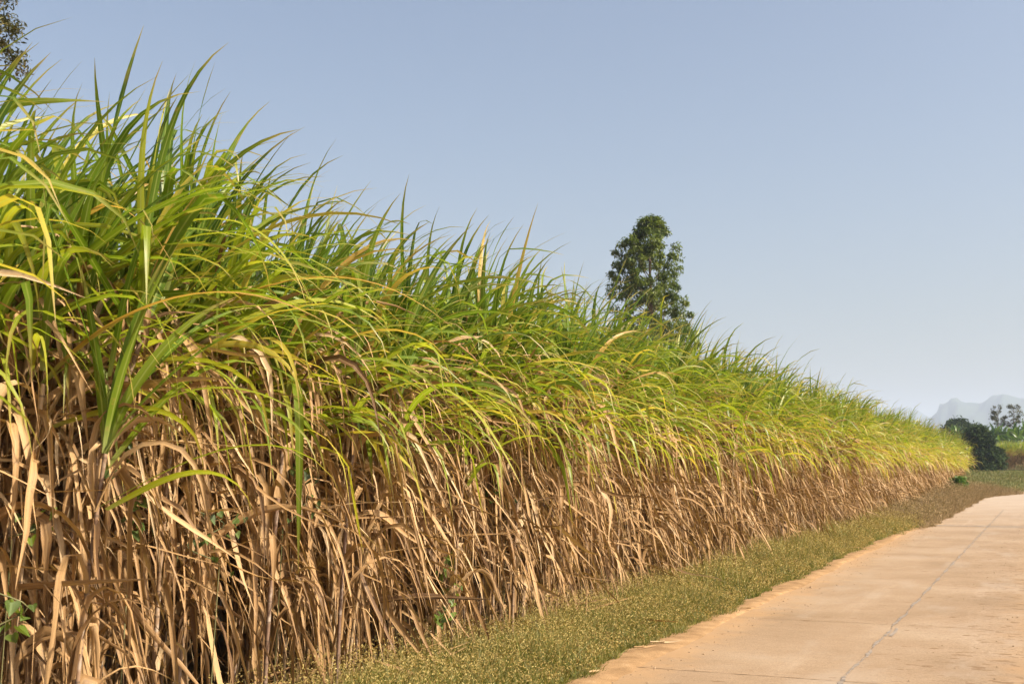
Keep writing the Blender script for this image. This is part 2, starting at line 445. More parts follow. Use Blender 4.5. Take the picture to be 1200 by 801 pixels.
def cane_paths(n, front, height):
    a = rng.uniform(0, 2 * math.pi, n); rr = 0.16 * np.sqrt(rng.random(n))
    x0 = np.cos(a) * rr; y0 = np.sin(a) * rr * 1.3
    m = 7
    t = np.linspace(0, 1, m)
    top = height * rng.normal(1.0, 0.055, n).clip(0.86, 1.10)
    la = blend_heading(n, 0.8, 0.45 if front else 0.1, 0.35)
    lm = np.abs(rng.normal(0.0, 0.21, n)) * top * 0.75
    P = np.empty((n, m, 3))
    P[..., 0] = x0[:, None] + (np.cos(la) * lm)[:, None] * t ** 1.6
    P[..., 1] = y0[:, None] + (np.sin(la) * lm)[:, None] * t ** 1.6
    P[..., 2] = top[:, None] * t - 0.03
    return P


def stalk_mesh(path, lod, rnd):
    L = path[-1, 2] - path[0, 2]
    if lod < 2:
        ring = []; rad = []; mk = []
        z = 0.0; R0 = rng.uniform(0.010, 0.0145)
        ts = []
        while z < L:
            for dz, k, mm in ((0, 1.0, 0), (0.012, 1.16, 1), (0.024, 1.0, 0.3)):
                if z + dz < L: ts.append((z + dz) / L); rad.append(R0 * k); mk.append(mm)
            z += rng.uniform(0.10, 0.17)
        ts.append(1.0); rad.append(R0 * 0.8); mk.append(0)
        ts = np.array(ts); rad = np.array(rad)
    else:
        ts = np.array([0, 0.5, 1.0]); rad = np.array([0.015] * 3); mk = [0] * 3
    m = len(path); u = np.linspace(0, 1, m)
    P = np.stack([np.interp(ts, u, path[:, i]) for i in range(3)], -1)
    return tube(P, rad, 6 if lod < 2 else 4, rnd, mk)


def base_height(t):
    # the row gets a little lower towards its far end
    return 2.06 + 0.18 * (1 - float(smooth(4.2, 6.8, t))) - 0.12 * float(smooth(40, 90, t))


EXTRA = {}        # clump index -> list of special leaves
FRONT_X = -4.68
ROW_GAP = 0.95
PITCH_T = 0.46
END_T = 78.0

slots = []
for row in range(6):
    t = 2.2 + rng.uniform(0, 0.4)
    while t < END_T:
        x = FRONT_X - row * ROW_GAP + rng.normal(0, 0.06)
        yy = t + rng.normal(0, 0.06)
        z = yy * math.cos(YAW) - x * math.sin(YAW)
        px = 600 + F_PX * (x * math.cos(YAW) + yy * math.sin(YAW)) / z
        vis = (1.0, 0.45, 0.22, 0.12, 0.07, 0.05)[row]
        if px < -60: vis *= 0.02
        slots.append((vis / z ** 1.3, row, x, yy, z, px))
        t += PITCH_T * rng.uniform(0.85, 1.15)
slots.sort(reverse=True)
GREEN_N = (15, 13, 11)
single = slots[:296]; rest = slots[296:]
single.sort(key=lambda q: (q[1], q[3]))

GROUP = 'sugarcane clumps crowding the edge of the field'
ORD = ['first', 'second', 'third', 'fourth', 'fifth', 'sixth', 'seventh', 'eighth', 'ninth', 'tenth', 'eleventh', 'twelfth']
MARKS = [(-400, 'the left edge of the picture'), (100, 'the low shoot with a fan of green blades'), (318, 'the broad green blade hanging straight down'), (520, 'the leafy vine bunched low in the straw'), (715, 'the dark green vine under the leaf tops')]
counts = {}


def clump_label(row, px, y):
    if row == 0:
        if y > END_T - 0.6: return 'last sugarcane clump at the far end of the front row'
        if px < 765:
            mk = [q for q in MARKS if q[0] <= px][-1]
            k = counts[mk[0]] = counts.get(mk[0], 0) + 1
            if k <= len(ORD):
                return ('%s front-row cane clump %s %s' % (ORD[k - 1], 'from' if mk[0] < 0 else 'right of', mk[1]))
        if px < 850: return 'front-row sugarcane clump with dry skirt, below and just right of the tall tree'
        if px < 1000: return 'front-row sugarcane clump between the tall tree and the start of the brown weeds'
        if px < 1090: return 'front-row sugarcane clump with its dry skirt rising out of the brown weeds'
        return 'small distant sugarcane clump in the front row near the fresh green bush'
    if px < 100: return 'sugarcane clump behind the front row, its green tips below the olive-leaved tree'
    if px < 320: return 'sugarcane clump behind the front row, its tips tall against the sky at the left'
    if px < 560: return 'sugarcane clump behind the front row, tips showing against sky right of the hanging blade'
    if px < 715: return 'sugarcane clump behind the front row, tips showing just left of the tall tree'
    return 'sugarcane clump behind the front row, tips showing at or beyond the tall tree'


SPECIAL_SHOOTS = []


def build_clump(row, x, y, z, px, label):
    front = row == 0
    lod = 0 if z < 15 else 1 if z < 32 else 2
    n = 6 if front else 5
    root = empty('sugarcane_clump', (x, y, float(gz(x, y))), label, 'sugarcane', GROUP)
    P = cane_paths(n, front, base_height(y))
    for i in range(n):
        V, Q, C = stalk_mesh(P[i], lod, rng.random())
        link('stalk', make_mesh('stalk', V, Q, None, C, [M['stalk']]), root)
    V, Q, C = green_blades(P[:, -1], None, lod, GREEN_N[lod] + 1, 1.0, front, -0.09 + 0.17 * float(smooth(6, 45, y)))
    link('green_leaves', make_mesh('green_leaves', V, Q, None, C, [M['cane_green']]), root)
    per = (44, 36, 25)[lod] if front else (15, 12, 8)[lod]
    V, Q, C = dry_blades(P, lod, per, front)
    link('dry_leaves', make_mesh('dry_leaves', V, Q, None, C, [M['cane_dry']]), root)
    return root


clumps = []
for (sc_, row, x, y, z, px) in single:
    clumps.append((build_clump(row, x, y, z, px, clump_label(row, px, y)), row, x, y, z, px))

bag = Bag()
for (sc_, row, x, y, z, px) in rest:
    P = cane_paths(4, row == 0, base_height(y))
    o = np.array([x, y, float(gz(x, y))])
    lod = 1 if z < 14 else 2
    V, Q, C = green_blades(P[:, -1], None, lod, 8, 1.0, False, -0.09 + 0.17 * float(smooth(6, 45, y))); bag.add(V + o, Q, C, 0)
    V, Q, C = dry_blades(P, lod, 7 if y < END_T - 2 else 16, False); bag.add(V + o, Q, C, 1)
    for i in range(4):
        V, Q, C = stalk_mesh(P[i], 2, rng.random()); bag.add(V + o, Q, C, 2)
o = link('sugarcane_field', bag.mesh('sugarcane_field', [M['cane_green'], M['cane_dry'], M['stalk']]))
tag(o, 'inner rows of sugarcane that fill the field behind the front row', 'sugarcane field', None, 'stuff')


# feature canes: low shoots and single odd blades one can pick out in the photograph
def one_blade(base, az, L, W, th, rnd, mat, root, name='green_leaves', nc=3, roll=0.0, twist=0.3, azt=0.0):
    S = 16; s = np.linspace(0, 1, S + 1)
    T = np.interp(s, np.linspace(0, 1, len(th)), th)[None, :]
    for _ in range(2): T[:, 1:-1] = (T[:, :-2] + 2 * T[:, 1:-1] + T[:, 2:]) / 4
    A = (az + azt * s)[None, :]
    return blades(np.asarray(base, float)[None, :], T, A, np.array([L]), np.array([W]), (roll + twist * s)[None, :], np.array([rnd]), 0.25, nc, 0.6, 0.015, 0.3)


def shoot(px, top_h, depth_x, label, n=8, size=0.8, feature=None, dry=10):
    """one cane standing just in front of the row, its leaf spindle at height top_h"""
    # where the ray through photo column px meets the plane x = depth_x
    d = _fw + (px - 600) / F_PX * _rt
    k = depth_x / d[0]; y = k * d[1]
    gzz = float(gz(depth_x, y))
    root = empty('sugarcane_shoot', (depth_x, y, gzz), label, 'sugarcane', 'single sugarcane shoots leaning out of the front row')
    P = np.zeros((1, 7, 3)); t = np.linspace(0, 1, 7)
    P[0, :, 2] = t * top_h - 0.03; P[0, :, 0] = 0.10 * t ** 2; P[0, :, 1] = 0.05 * t
    V, Q, C = stalk_mesh(P[0], 0, rng.random()); link('stalk', make_mesh('stalk', V, Q, None, C, [M['stalk']]), root)
    bg = Bag()
    if n:
        V, Q, C = green_blades(P[:, -1], None, 0, n, size, True); C[:, 0] *= 0.8; bg.add(V, Q, C)
    for fkw in (feature or []):
        V, Q, C = one_blade(P[0, -1] + np.array(fkw.get('off', (0, 0, 0))), fkw['az'], fkw['L'], fkw['W'], fkw['th'], fkw['rnd'], None, root, roll=fkw.get('roll', 0), twist=fkw.get('twist', 0.3), azt=fkw.get('azt', 0))
        bg.add(V, Q, C)
    link('green_leaves', bg.mesh('green_leaves', [M['cane_green']]), root)
    V, Q, C = dry_blades(P, 0, int(dry * 1.4), True, 0.1, min(1.95, top_h * 0.9)); link('dry_leaves', make_mesh('dry_leaves', V, Q, None, C, [M['cane_dry']]), root)
    return root


RIGHT = YAW      # heading that runs straight to the right in the picture
shoot(100, 1.62, -4.12, 'low sugarcane shoot with a fan of green blades bursting from a dry sheath', n=7, size=0.95,
      feature=[dict(az=RIGHT + 0.1, L=1.2, W=0.055, th=[0.5, 1.0, 1.5, 2.0, 2.3], rnd=0.62), dict(az=RIGHT - 0.5, L=1.1, W=0.058, th=[0.15, 0.35, 0.5, 0.7], rnd=0.4),
               dict(az=RIGHT + 0.2, L=1.0, W=0.058, th=[0.25, 0.5, 0.75, 1.2], rnd=0.5, roll=1.2), dict(az=RIGHT + 3.0, L=0.95, W=0.055, th=[0.1, 0.15, 0.2, 0.3], rnd=0.35, roll=1.4), dict(az=RIGHT, L=1.0, W=0.058, th=[0.1, 0.2, 0.3, 0.5], rnd=0.3, roll=1.4)], dry=12)
shoot(318, 2.0, -4.32, 'sugarcane shoot with one broad green blade hanging straight down among the dry leaves', n=0,
      feature=[dict(az=RIGHT - 1.2, L=1.45, W=0.055, th=[0.3, 2.4, 3.05, 3.1, 3.1, 3.1], rnd=0.45, roll=0.1, twist=0.4)], dry=9)
shoot(400, 1.95, -4.25, 'sugarcane shoot with a long pale yellow-green blade arching down rightwards', n=4,
      feature=[dict(az=RIGHT - 0.3, L=1.6, W=0.055, th=[0.7, 1.3, 1.9, 2.45, 2.6, 2.7], rnd=0.78)], dry=9)
shoot(530, 1.60, -4.30, 'sugarcane shoot with upright green blades splayed low in the dry straw', n=6, size=0.85,
      feature=[dict(az=RIGHT + 0.3, L=1.0, W=0.045, th=[0.2, 0.3, 0.45, 0.7], rnd=0.5)], dry=12)
shoot(600, 2.05, -4.30, 'sugarcane shoot with an orange-yellow blade stretching out to the right', n=4,
      feature=[dict(az=RIGHT - 0.1, L=1.5, W=0.05, th=[0.9, 1.3, 1.75, 1.9, 2.0], rnd=0.93)], dry=8)
shoot(720, 1.9, -4.35, 'small sugarcane shoot with dark green blades at knee to head height in the row', n=6, size=0.9, dry=8)
shoot(8, 2.25, -4.62, 'tall sugarcane shoot at the top left, broad green blades swept far to the right', n=6, size=1.0,
      feature=[dict(az=RIGHT - 0.25, L=1.75, W=0.07, th=[0.5, 0.9, 1.25, 1.45, 1.55], rnd=0.35), dict(az=RIGHT + 0.1, L=1.6, W=0.066, th=[0.6, 1.0, 1.4, 1.9, 2.5], rnd=0.55),
               dict(az=RIGHT - 0.5, L=1.7, W=0.07, th=[0.7, 1.1, 1.35, 1.5], rnd=0.42), dict(az=RIGHT - 0.1, L=1.35, W=0.052, th=[0.3, 0.4, 0.5, 0.52], rnd=0.3), dict(az=RIGHT + 0.3, L=1.5, W=0.062, th=[0.3, 0.6, 0.8, 0.9], rnd=0.3)], dry=10)
shoot(60, 2.35, -4.55, 'sugarcane shoot near the top left, its blades arching over and hanging at the ends', n=3, size=1.05,
      feature=[dict(az=RIGHT - 0.15, L=1.6, W=0.062, th=[0.6, 0.95, 1.4, 2.3, 2.9], rnd=0.75), dict(az=RIGHT + 0.15, L=1.5, W=0.06, th=[0.7, 1.0, 1.3, 2.2, 2.9], rnd=0.7), dict(az=RIGHT - 0.3, L=1.6, W=0.066, th=[0.6, 1.1, 1.4, 1.6], rnd=0.5)], dry=10)
shoot(190, 2.3, -4.5, 'sugarcane shoot with a long tan blade stretched out across the green tops', n=4, size=1.0,
      feature=[dict(az=RIGHT + 0.05, L=1.7, W=0.055, th=[0.9, 1.2, 1.5, 2.0, 2.3], rnd=0.99), dict(az=RIGHT - 0.2, L=1.5, W=0.06, th=[0.7, 1.0, 1.4, 1.8], rnd=0.6)], dry=10)
shoot(25, 1.95, -4.45, 'sugarcane shoot with a long rust-orange blade curving across the left edge', n=3,
      feature=[dict(az=RIGHT - 0.35, L=1.7, W=0.055, th=[0.8, 1.1, 1.4, 1.8, 2.1], rnd=0.985), dict(az=RIGHT + 0.05, L=1.6, W=0.05, th=[0.9, 1.2, 1.5, 1.7], rnd=0.66)], dry=14)


# ------------------------------------------------------------------ climbing vines on the straw
def heart(n_c, size, rnd):
    pts = np.array([(0, 0), (0.30, 0.16), (0.52, 0.10), (0.56, -0.12), (0.34, -0.46), (0, -0.92), (-0.34, -0.46), (-0.56, -0.12), (-0.52, 0.10), (-0.30, 0.16)])
    return pts


def vine(px, y_top, y_bot, x_plane, nleaf, bright, label, size=0.055):
    d = _fw + (px - 600) / F_PX * _rt
    dep = x_plane / d[0]
    top = at(px, y_top, dep); bot = at(px, y_bot, dep)
    gzz = float(gz(top[0], top[1]))
    top[2] = max(top[2], gzz + 0.3); bot[2] = max(bot[2], gzz)
    origin = np.array([bot[0], bot[1], gzz])
    root = empty('climbing_vine', origin, label, 'vine', 'climbing vines on the dry cane leaves')
    k = 14; t = np.linspace(0, 1, k)
    path = np.stack([0.06 * np.sin(t * 9 + px), 0.09 * np.sin(t * 7 + px * 2), (bot[2] - gzz) * (1 - t) + (top[2] - gzz) * t], -1)
    full = np.concatenate([[[path[0, 0] - 0.05, path[0, 1], 0]], path]) if bot[2] - gzz > 0.05 else path
    V, Q, C = tube(full, np.full(len(full), 0.0035), 5, 0.5); link('stem', make_mesh('stem', V, Q, None, C, [M['stem']]), root)
    Vs = []; Ts = []; Cs = []; nn = 0
    shape = heart(0, 0, 0)
    for i in range(nleaf):
        tt = rng.random(); c = np.array([np.interp(tt, t, path[:, j]) for j in range(3)])
        c = c + rng.normal(0, 0.07, 3) * np.array([0.6, 1.2, 0.5]) + np.array([0.03, 0, 0])
        sz = size * rng.uniform(0.6, 1.3)
        az = rng.normal(-0.4, 1.0); pit = rng.uniform(-0.2, 1.3)
        nrm = np.array([math.cos(az) * math.cos(pit), math.sin(az) * math.cos(pit), math.sin(pit)])
        a = np.cross([0, 0, 1], nrm); a /= np.linalg.norm(a); b = np.cross(nrm, a); tw = rng.normal(0, 0.6); a, b = a * math.cos(tw) + b * math.sin(tw), b * math.cos(tw) - a * math.sin(tw)
        fold = np.abs(shape[:, 0]) * rng.uniform(0.2, 0.7) - 0.35 * np.minimum(0, shape[:, 1]) ** 2 * rng.uniform(-0.3, 1)
        P = c + sz * (shape[:, :1] * a + shape[:, 1:] * b + fold[:, None] * nrm)
        Vs.append(P); idx = nn + np.arange(10)
        Ts += [(idx[0], idx[j + 1], idx[j]) for j in range(1, 9)]
        cc = np.zeros((10, 3)); cc[:, 0] = np.clip(rng.normal(bright, 0.18), 0, 1); cc[:, 1] = 0.5; cc[:, 2] = shape[:, 0] * 0.9 + 0.5
        Cs.append(cc); nn += 10
    link('foliage', make_mesh('foliage', np.concatenate(Vs), None, np.array(Ts), np.concatenate(Cs), [M['vine']]), root)


vine(148, 515, 625, -4.26, 20, 0.25, 'thin vine with small grey-green heart leaves hanging beside the low left shoot')
vine(30, 603, 632, -4.30, 6, 0.8, 'sprig of bright yellow-green vine leaves at the left edge', 0.06)
vine(2, 680, 765, -4.15, 18, 0.6, 'bright leafy vine low in the left bottom corner', 0.06)
vine(240, 600, 660, -4.26, 14, 0.2, 'dull green vine climbing the straw below the broad hanging blade')
vine(345, 480, 620, -4.26, 18, 0.3, 'sparse vine climbing just right of the broad hanging blade')
vine(520, 655, 735, -4.22, 34, 0.6, 'leafy green vine bunched low in the straw near the verge')
vine(585, 560, 590, -4.26, 10, 0.35, 'small vine tuft in the middle of the dry leaves')
vine(715, 505, 545, -4.28, 14, 0.3, 'dark green vine under the leaf tops above the thick straw')

# ------------------------------------------------------------------ ground, road
xs = np.unique(np.concatenate([[-8000, -5000, -3000, -1500, -700, -300, -150, -80, -50, -35, -25, -18, -14], np.arange(-12, -2.2, 0.25), [-2, -1, 0, 1, 2, 4, 7, 12, 20, 35, 60, 100, 160, 300, 700, 1500, 3000, 5000, 8000]]))
ys = np.unique(np.concatenate([[-1500, -500, -150, -60, -20, -8], np.arange(-4, 30, 0.4), np.arange(30, 100, 1.5), np.arange(100, 240, 6), [260, 300, 360, 420, 500, 700, 1200, 2000, 3500, 5500, 8400]]))
GX, GY = np.meshgrid(xs, ys)
GZ = gz(GX, GY)
nx, ny = len(xs), len(ys)
idx = np.arange(nx * ny).reshape(ny, nx)
Q = np.stack([idx[:-1, :-1], idx[:-1, 1:], idx[1:, 1:], idx[1:, :-1]], -1).reshape(-1, 4)
o = link('ground', make_mesh('ground', np.stack([GX, GY, GZ], -1).reshape(-1, 3), Q, None, None, [M['ground']]))
tag(o, kind='structure')


def road_mid(t):
    """centre line of the lane (the tar joint) and half widths"""
    return -1.30 + 8.5 * np.clip((t - 66) / 30.0, 0, 1.2) ** 2 * 1.0


ROAD_Z = 0.022
def strip(name, centre_x, y0, y1, half_l, half_r, zoff, mat, ny_=140, wob=0.0, skirt=0.0):
    yy = np.linspace(y0, y1, ny_)
    cx = centre_x(yy)
    l = cx - half_l + wob * np.array([math.sin(a * 3.7) * 0.5 + math.sin(a * 9.1 + 1) * 0.3 + random.uniform(-0.4, 0.4) for a in yy])
    r = cx + half_r + wob * np.array([math.sin(a * 4.1 + 2) * 0.5 + math.sin(a * 8.3) * 0.3 + random.uniform(-0.4, 0.4) for a in yy])
    cols = [np.stack([l, yy, np.full(ny_, zoff)], -1), np.stack([r, yy, np.full(ny_, zoff)], -1)]
    if skirt: cols = [cols[0] - [0, 0, skirt]] + cols + [cols[1] - [0, 0, skirt]]
    k = len(cols); V = np.stack(cols, 1).reshape(-1, 3); idx = np.arange(ny_ * k).reshape(ny_, k)
    Q = np.stack([idx[:-1, :-1], idx[:-1, 1:], idx[1:, 1:], idx[1:, :-1]], -1).reshape(-1, 4)
    return tag(link(name, make_mesh(name, V, Q, None, None, [mat], smooth_shade=False)), kind='structure')


strip('road', road_mid, -12, 84.0, 1.76, 1.80, ROAD_Z, M['road'], 200, 0.0, 0.12)
# the lane it runs into
V = np.array([(-6, 84.0, ROAD_Z), (70, 84.0, ROAD_Z), (70, 91.5, ROAD_Z), (-6, 91.5, ROAD_Z)]); 
V = np.array([(-0.5, 84.3, ROAD_Z), (70, 84.3, ROAD_Z), (70, 90.5, ROAD_Z), (-0.5, 90.5, ROAD_Z), (-0.5, 84.3, -0.1), (70, 84.3, -0.1), (70, 90.5, -0.1), (-0.5, 90.5, -0.1)])
tag(link('crossing_road', make_mesh('crossing_road', V, np.array([(0, 1, 2, 3), (4, 5, 1, 0), (6, 7, 3, 2), (7, 4, 0, 3)]), None, None, [M['road']], smooth_shade=False)), kind='structure')
V = np.array([(-0.5, 83.9, 0.026), (70, 83.9, 0.026), (70, 84.4, 0.026), (-0.5, 84.4, 0.026)])
tag(link('road_end_joint', make_mesh('road_end_joint', V, np.array([(0, 1, 2, 3)]), None, None, [M['tar']], smooth_shade=False)), kind='structure')
strip('tar_joint', lambda t: road_mid(t) - 0.14 + 0.003 * t, -6, 50, 0.011, 0.011, ROAD_Z + 0.004, M['tar'], 1400, 0.022)
strip('patched_tar', lambda t: road_mid(t) - 0.05, 12.0, 12.6, 0.02, 0.015, ROAD_Z + 0.004, M['tar'], 14, 0.012)
# thin cross joints between slabs, plus a cast shadow painted as a wide strip
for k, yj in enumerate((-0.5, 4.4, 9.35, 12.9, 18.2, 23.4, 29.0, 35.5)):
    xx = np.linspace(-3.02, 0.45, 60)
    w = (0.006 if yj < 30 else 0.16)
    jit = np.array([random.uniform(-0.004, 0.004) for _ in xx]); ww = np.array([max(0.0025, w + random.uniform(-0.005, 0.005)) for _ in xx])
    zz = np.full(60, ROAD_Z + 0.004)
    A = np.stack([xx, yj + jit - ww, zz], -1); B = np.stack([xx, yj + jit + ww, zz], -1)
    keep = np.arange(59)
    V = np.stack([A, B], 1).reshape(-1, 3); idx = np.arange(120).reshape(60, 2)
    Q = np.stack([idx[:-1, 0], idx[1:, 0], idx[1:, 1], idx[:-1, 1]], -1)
    tag(link('slab_joint_and_shadow_line', make_mesh('slab_joint_and_shadow_line', V, Q, None, None, [M['tar'] if w > 0.05 else M['joint']], smooth_shade=False)), kind='structure')  # on the wide far strip the tar colour stands in for a shadow

# sand swept against the grass: a low ragged ribbon on the slab's left edge
yy = np.arange(2, 70, 0.12)
edge_r = np.array([0.06 + 0.03 * math.sin(a * 0.8) + 0.02 * math.sin(a * 2.3 + 1) + random.uniform(-0.015, 0.015) for a in yy])
mx = road_mid(yy) - 1.76
cols = []
for f_, zf in ((-0.35, 0.02), (-0.10, 0.040), (0.25, 0.034), (0.65, 0.027), (1.0, 0.0215)):
    xx = mx + np.where(f_ < 0, f_ * 1.0, f_ * edge_r)
    cols.append(np.stack([xx, yy, np.full(len(yy), zf) + np.array([random.uniform(-0.0015, 0.002) if 0 < f_ < 1 else 0 for _ in yy])], -1))
V = np.stack(cols, 1).reshape(-1, 3); k = 5; idx = np.arange(len(yy) * k).reshape(-1, k)
Q = np.stack([idx[:-1, :-1], idx[:-1, 1:], idx[1:, 1:], idx[1:, :-1]], -1).reshape(-1, 4)
tag(link('roadside_sand', make_mesh('roadside_sand', V, Q, None, None, [M['sand']])), 'orange sand swept against the grass edge of the concrete road', 'sand', None, 'stuff')


# ------------------------------------------------------------------ verge
def verge_edge(y):
    """x of the ragged right edge of the grass"""
    y = np.asarray(y, float)
    return road_mid(y) - 1.93 + 0.06 * np.sin(y * 1.1) + 0.045 * np.sin(y * 2.9 + 1.2) + 0.04 * np.sin(y * 7.3) + 0.02 * np.sin(y * 19.0) + 0.25 * smooth(28, 34, y)


def scatter(n, y0, y1, xl, power=1.0):
    y = y0 + (y1 - y0) * rng.random(n) ** power
    xr = verge_edge(y); x = xl + (xr - xl) * rng.random(n)
    return x, y


def tufts(x, y, hgt, wid, lean, rnd, S=2):
    n = len(x); s = np.linspace(0, 1, S + 1)[None, :]
    base = np.stack([x, y, gz(x, y) - 0.01], -1)
    th = np.abs(rng.normal(0, lean, n))[:, None] + rng.uniform(0, 0.9, n)[:, None] * s
    az = blend_heading(n, 1.0, 0.2, 0.2)[:, None] + 0 * s
    return blades(base, th, az, hgt, wid, rng.normal(0, 0.8, n)[:, None] + 0 * s, rnd, 0, 2, 0.9, 0.06, 0.2), base


def clump_field(x, y):
    return 0.5 + 0.25 * np.sin(x * 4.3 + y * 1.9) + 0.25 * np.sin(y * 3.1 - x * 2.7 + 1)


bag = Bag(); heads = Bag()
for (y0, y1, n, hs, ws) in ((3.5, 14, 150000, 1.0, 1.0), (14, 26, 90000, 1.0, 1.5), (26, 45, 60000, 1.05, 2.4)):
    x, y = scatter(n, y0, y1, -4.5)
    edge = verge_edge(y) - x
    cf = clump_field(x, y)
    h = hs * (1 + 0.45 * smooth(0.9, 1.7, edge)) * rng.uniform(0.07, 0.24, n) * (0.4 + 0.6 * smooth(0.0, 0.5, edge)) * (0.75 + 0.5 * cf)
    big = 0.5 + 0.5 * np.sin(x * 1.3 + y * 0.63) * np.sin(y * 0.41 - x * 0.9 + 2)
    keep = rng.random(n) < 0.35 + 0.9 * clump_field(x * 2.3, y * 2.1) + 0.3 * big
    x, y, edge, cf, h, big = x[keep], y[keep], edge[keep], cf[keep], h[keep] * (0.7 + 0.6 * big[keep]), big[keep]; n = len(x)
    h = np.where(rng.random(n) < 0.03, h * 1.8, h)
    rnd = np.clip(rng.beta(2, 2.6, n) - 0.12 * big + 0.25 * smooth(1.0, 1.7, edge) + 0.12 * (cf - 0.5) + 0.25 * smooth(26, 45, y), 0, 1)
    (V, Q, C), b = tufts(x, y, h, ws * rng.uniform(0.004, 0.009, n), 0.45, rnd)
    bag.add(V, Q, C)
    # seed heads at the ends of thin culms
    m_ = int(n * 0.19)
    x, y = scatter(m_, y0, y1, -4.5)
    edge = verge_edge(y) - x
    h = hs * (1 + 0.45 * smooth(0.9, 1.7, edge)) * rng.uniform(0.12, 0.30, m_) * (0.5 + 0.5 * smooth(0.0, 0.4, edge)) * (0.75 + 0.5 * clump_field(x, y))
    top = np.stack([x, y, gz(x, y) + h], -1)
    th = rng.uniform(0.2, 1.8, m_)[:, None] + np.zeros((1, 3)); az = rng.uniform(0, 6.3, m_)[:, None] + np.zeros((1, 3))
    hr = rng.random(m_)
    for rr in (0.0, 1.57):
        V, Q, C = blades(top, th, az, rng.uniform(0.010, 0.022, m_) * (0.8 + 0.2 * ws), rng.uniform(0.006, 0.010, m_) * ws, np.full((m_, 3), rr), hr, 0, 2, 0.5, 0.2, 0.5)
        heads.add(V, Q, C)
o = link('verge_grass', bag.mesh('verge_grass', [M['grass']]))
tag(o, 'low green grass and weeds growing in a strip beside the road', 'grass', None, 'stuff')
o2 = link('seed_heads', heads.mesh('seed_heads', [M['seed']]))
tag(o2, 'small tan seed heads nodding over the verge grass', 'grass', None, 'stuff')

n = 26000
y = rng.uniform(-2, 62, n); x = 0.62 + road_mid(y) + 1.3 + 3.2 * rng.random(n) ** 0.8
(V, Q, C), b = tufts(x, y, rng.uniform(0.06, 0.24, n), rng.uniform(0.006, 0.014, n), 0.5, np.clip(rng.beta(2, 2, n) + 0.1, 0, 1))
o = link('shoulder_grass', make_mesh('shoulder_grass', V, Q, None, C, [M['grass']])); tag(o, 'sparse grass on the far shoulder of the road', 'grass', None, 'stuff')

# taller brown dry weeds further along
bag = Bag()
n = 150000
y = rng.uniform(33, 80, n)
xr = verge_edge(y) + 0.25; x = -4.9 + (xr + 4.9) * rng.random(n)
x = np.minimum(x, -4.9 + 6.8 * rng.random(n) + 0 * x) if False else x
hump = 0.55 + 0.45 * np.sin(y * 0.8 + x * 0.7) * np.sin(x * 1.3 - y * 0.35)
edge = xr - x
h = rng.uniform(0.15, 0.55, n) * smooth(32, 40, y) * (1 + 0.55 * smooth(44, 58, y)) * (0.45 + 0.55 * smooth(0, 0.6, edge)) * (0.6 + 0.5 * hump) + 0.05
keep = (x < 2.2)
x, y, h = x[keep], y[keep], h[keep]
(V, Q, C), b = tufts(x, y, h, rng.uniform(0.006, 0.013, len(x)), 0.5, np.clip(rng.beta(2, 2, len(x)), 0, 1)); bag.add(V, Q, C)
m_ = 26000
x = rng.uniform(0, 1, m_); y = rng.uniform(34, 78, m_); xr = verge_edge(y) + 0.2; x = -4.9 + (xr + 4.9) * x
h = rng.uniform(0.18, 0.55, m_) * (1 + 0.55 * smooth(44, 58, y)) * (0.45 + 0.55 * smooth(0, 0.6, xr - x)) * smooth(32, 40, y)
top = np.stack([x, y, gz(x, y) + h], -1)
V, Q, C = blades(top, rng.uniform(0, 2, m_)[:, None] + np.zeros((1, 3)), rng.uniform(0, 6.3, m_)[:, None] + np.zeros((1, 3)), rng.uniform(0.02, 0.05, m_), rng.uniform(0.012, 0.024, m_), rng.uniform(0, 3, m_)[:, None] + np.zeros((1, 3)), rng.random(m_), 0, 2, 0.5, 0.2, 0.5)
bag.add(V, Q, C)
o = link('dry_weeds', bag.mesh('dry_weeds', [M['weed_dry']])); tag(o, 'brown dry weeds along the far stretch of the verge', 'weeds', None, 'stuff')

# straw litter at the foot of the cane
n = 5200
y = 3 + 75 * rng.random(n) ** 1.6; x = -5.1 + np.abs(rng.normal(0, 0.35, n)); x = np.where(rng.random(n) < 0.05, rng.uniform(-4.8, -3.6, n), x)
base = np.stack([x, y, gz(x, y) + rng.uniform(0.01, 0.10, n)], -1)
S = 5; s = np.linspace(0, 1, S + 1)[None, :]
th = rng.normal(1.52, 0.18, n)[:, None] + rng.normal(0, 0.2, n)[:, None] * s
az = rng.uniform(0, 6.28, n)[:, None] + rng.normal(0, 0.7, n)[:, None] * s
V, Q, C = blades(base, th, az, rng.uniform(0.2, 0.8, n), rng.uniform(0.012, 0.035, n), rng.normal(0, 0.5, n)[:, None] + rng.normal(0, 1, n)[:, None] * s, np.clip(rng.normal(0.5, 0.25, n), 0, 1), 0.3, 3)
V[:, 2] = np.maximum(V[:, 2], gz(V[:, 0], V[:, 1]) + 0.012)
o = link('straw_litter', make_mesh('straw_litter', V, Q, None, C, [M['cane_dry']])); tag(o, 'fallen dry cane leaves lying at the foot of the cane', 'straw', None, 'stuff')

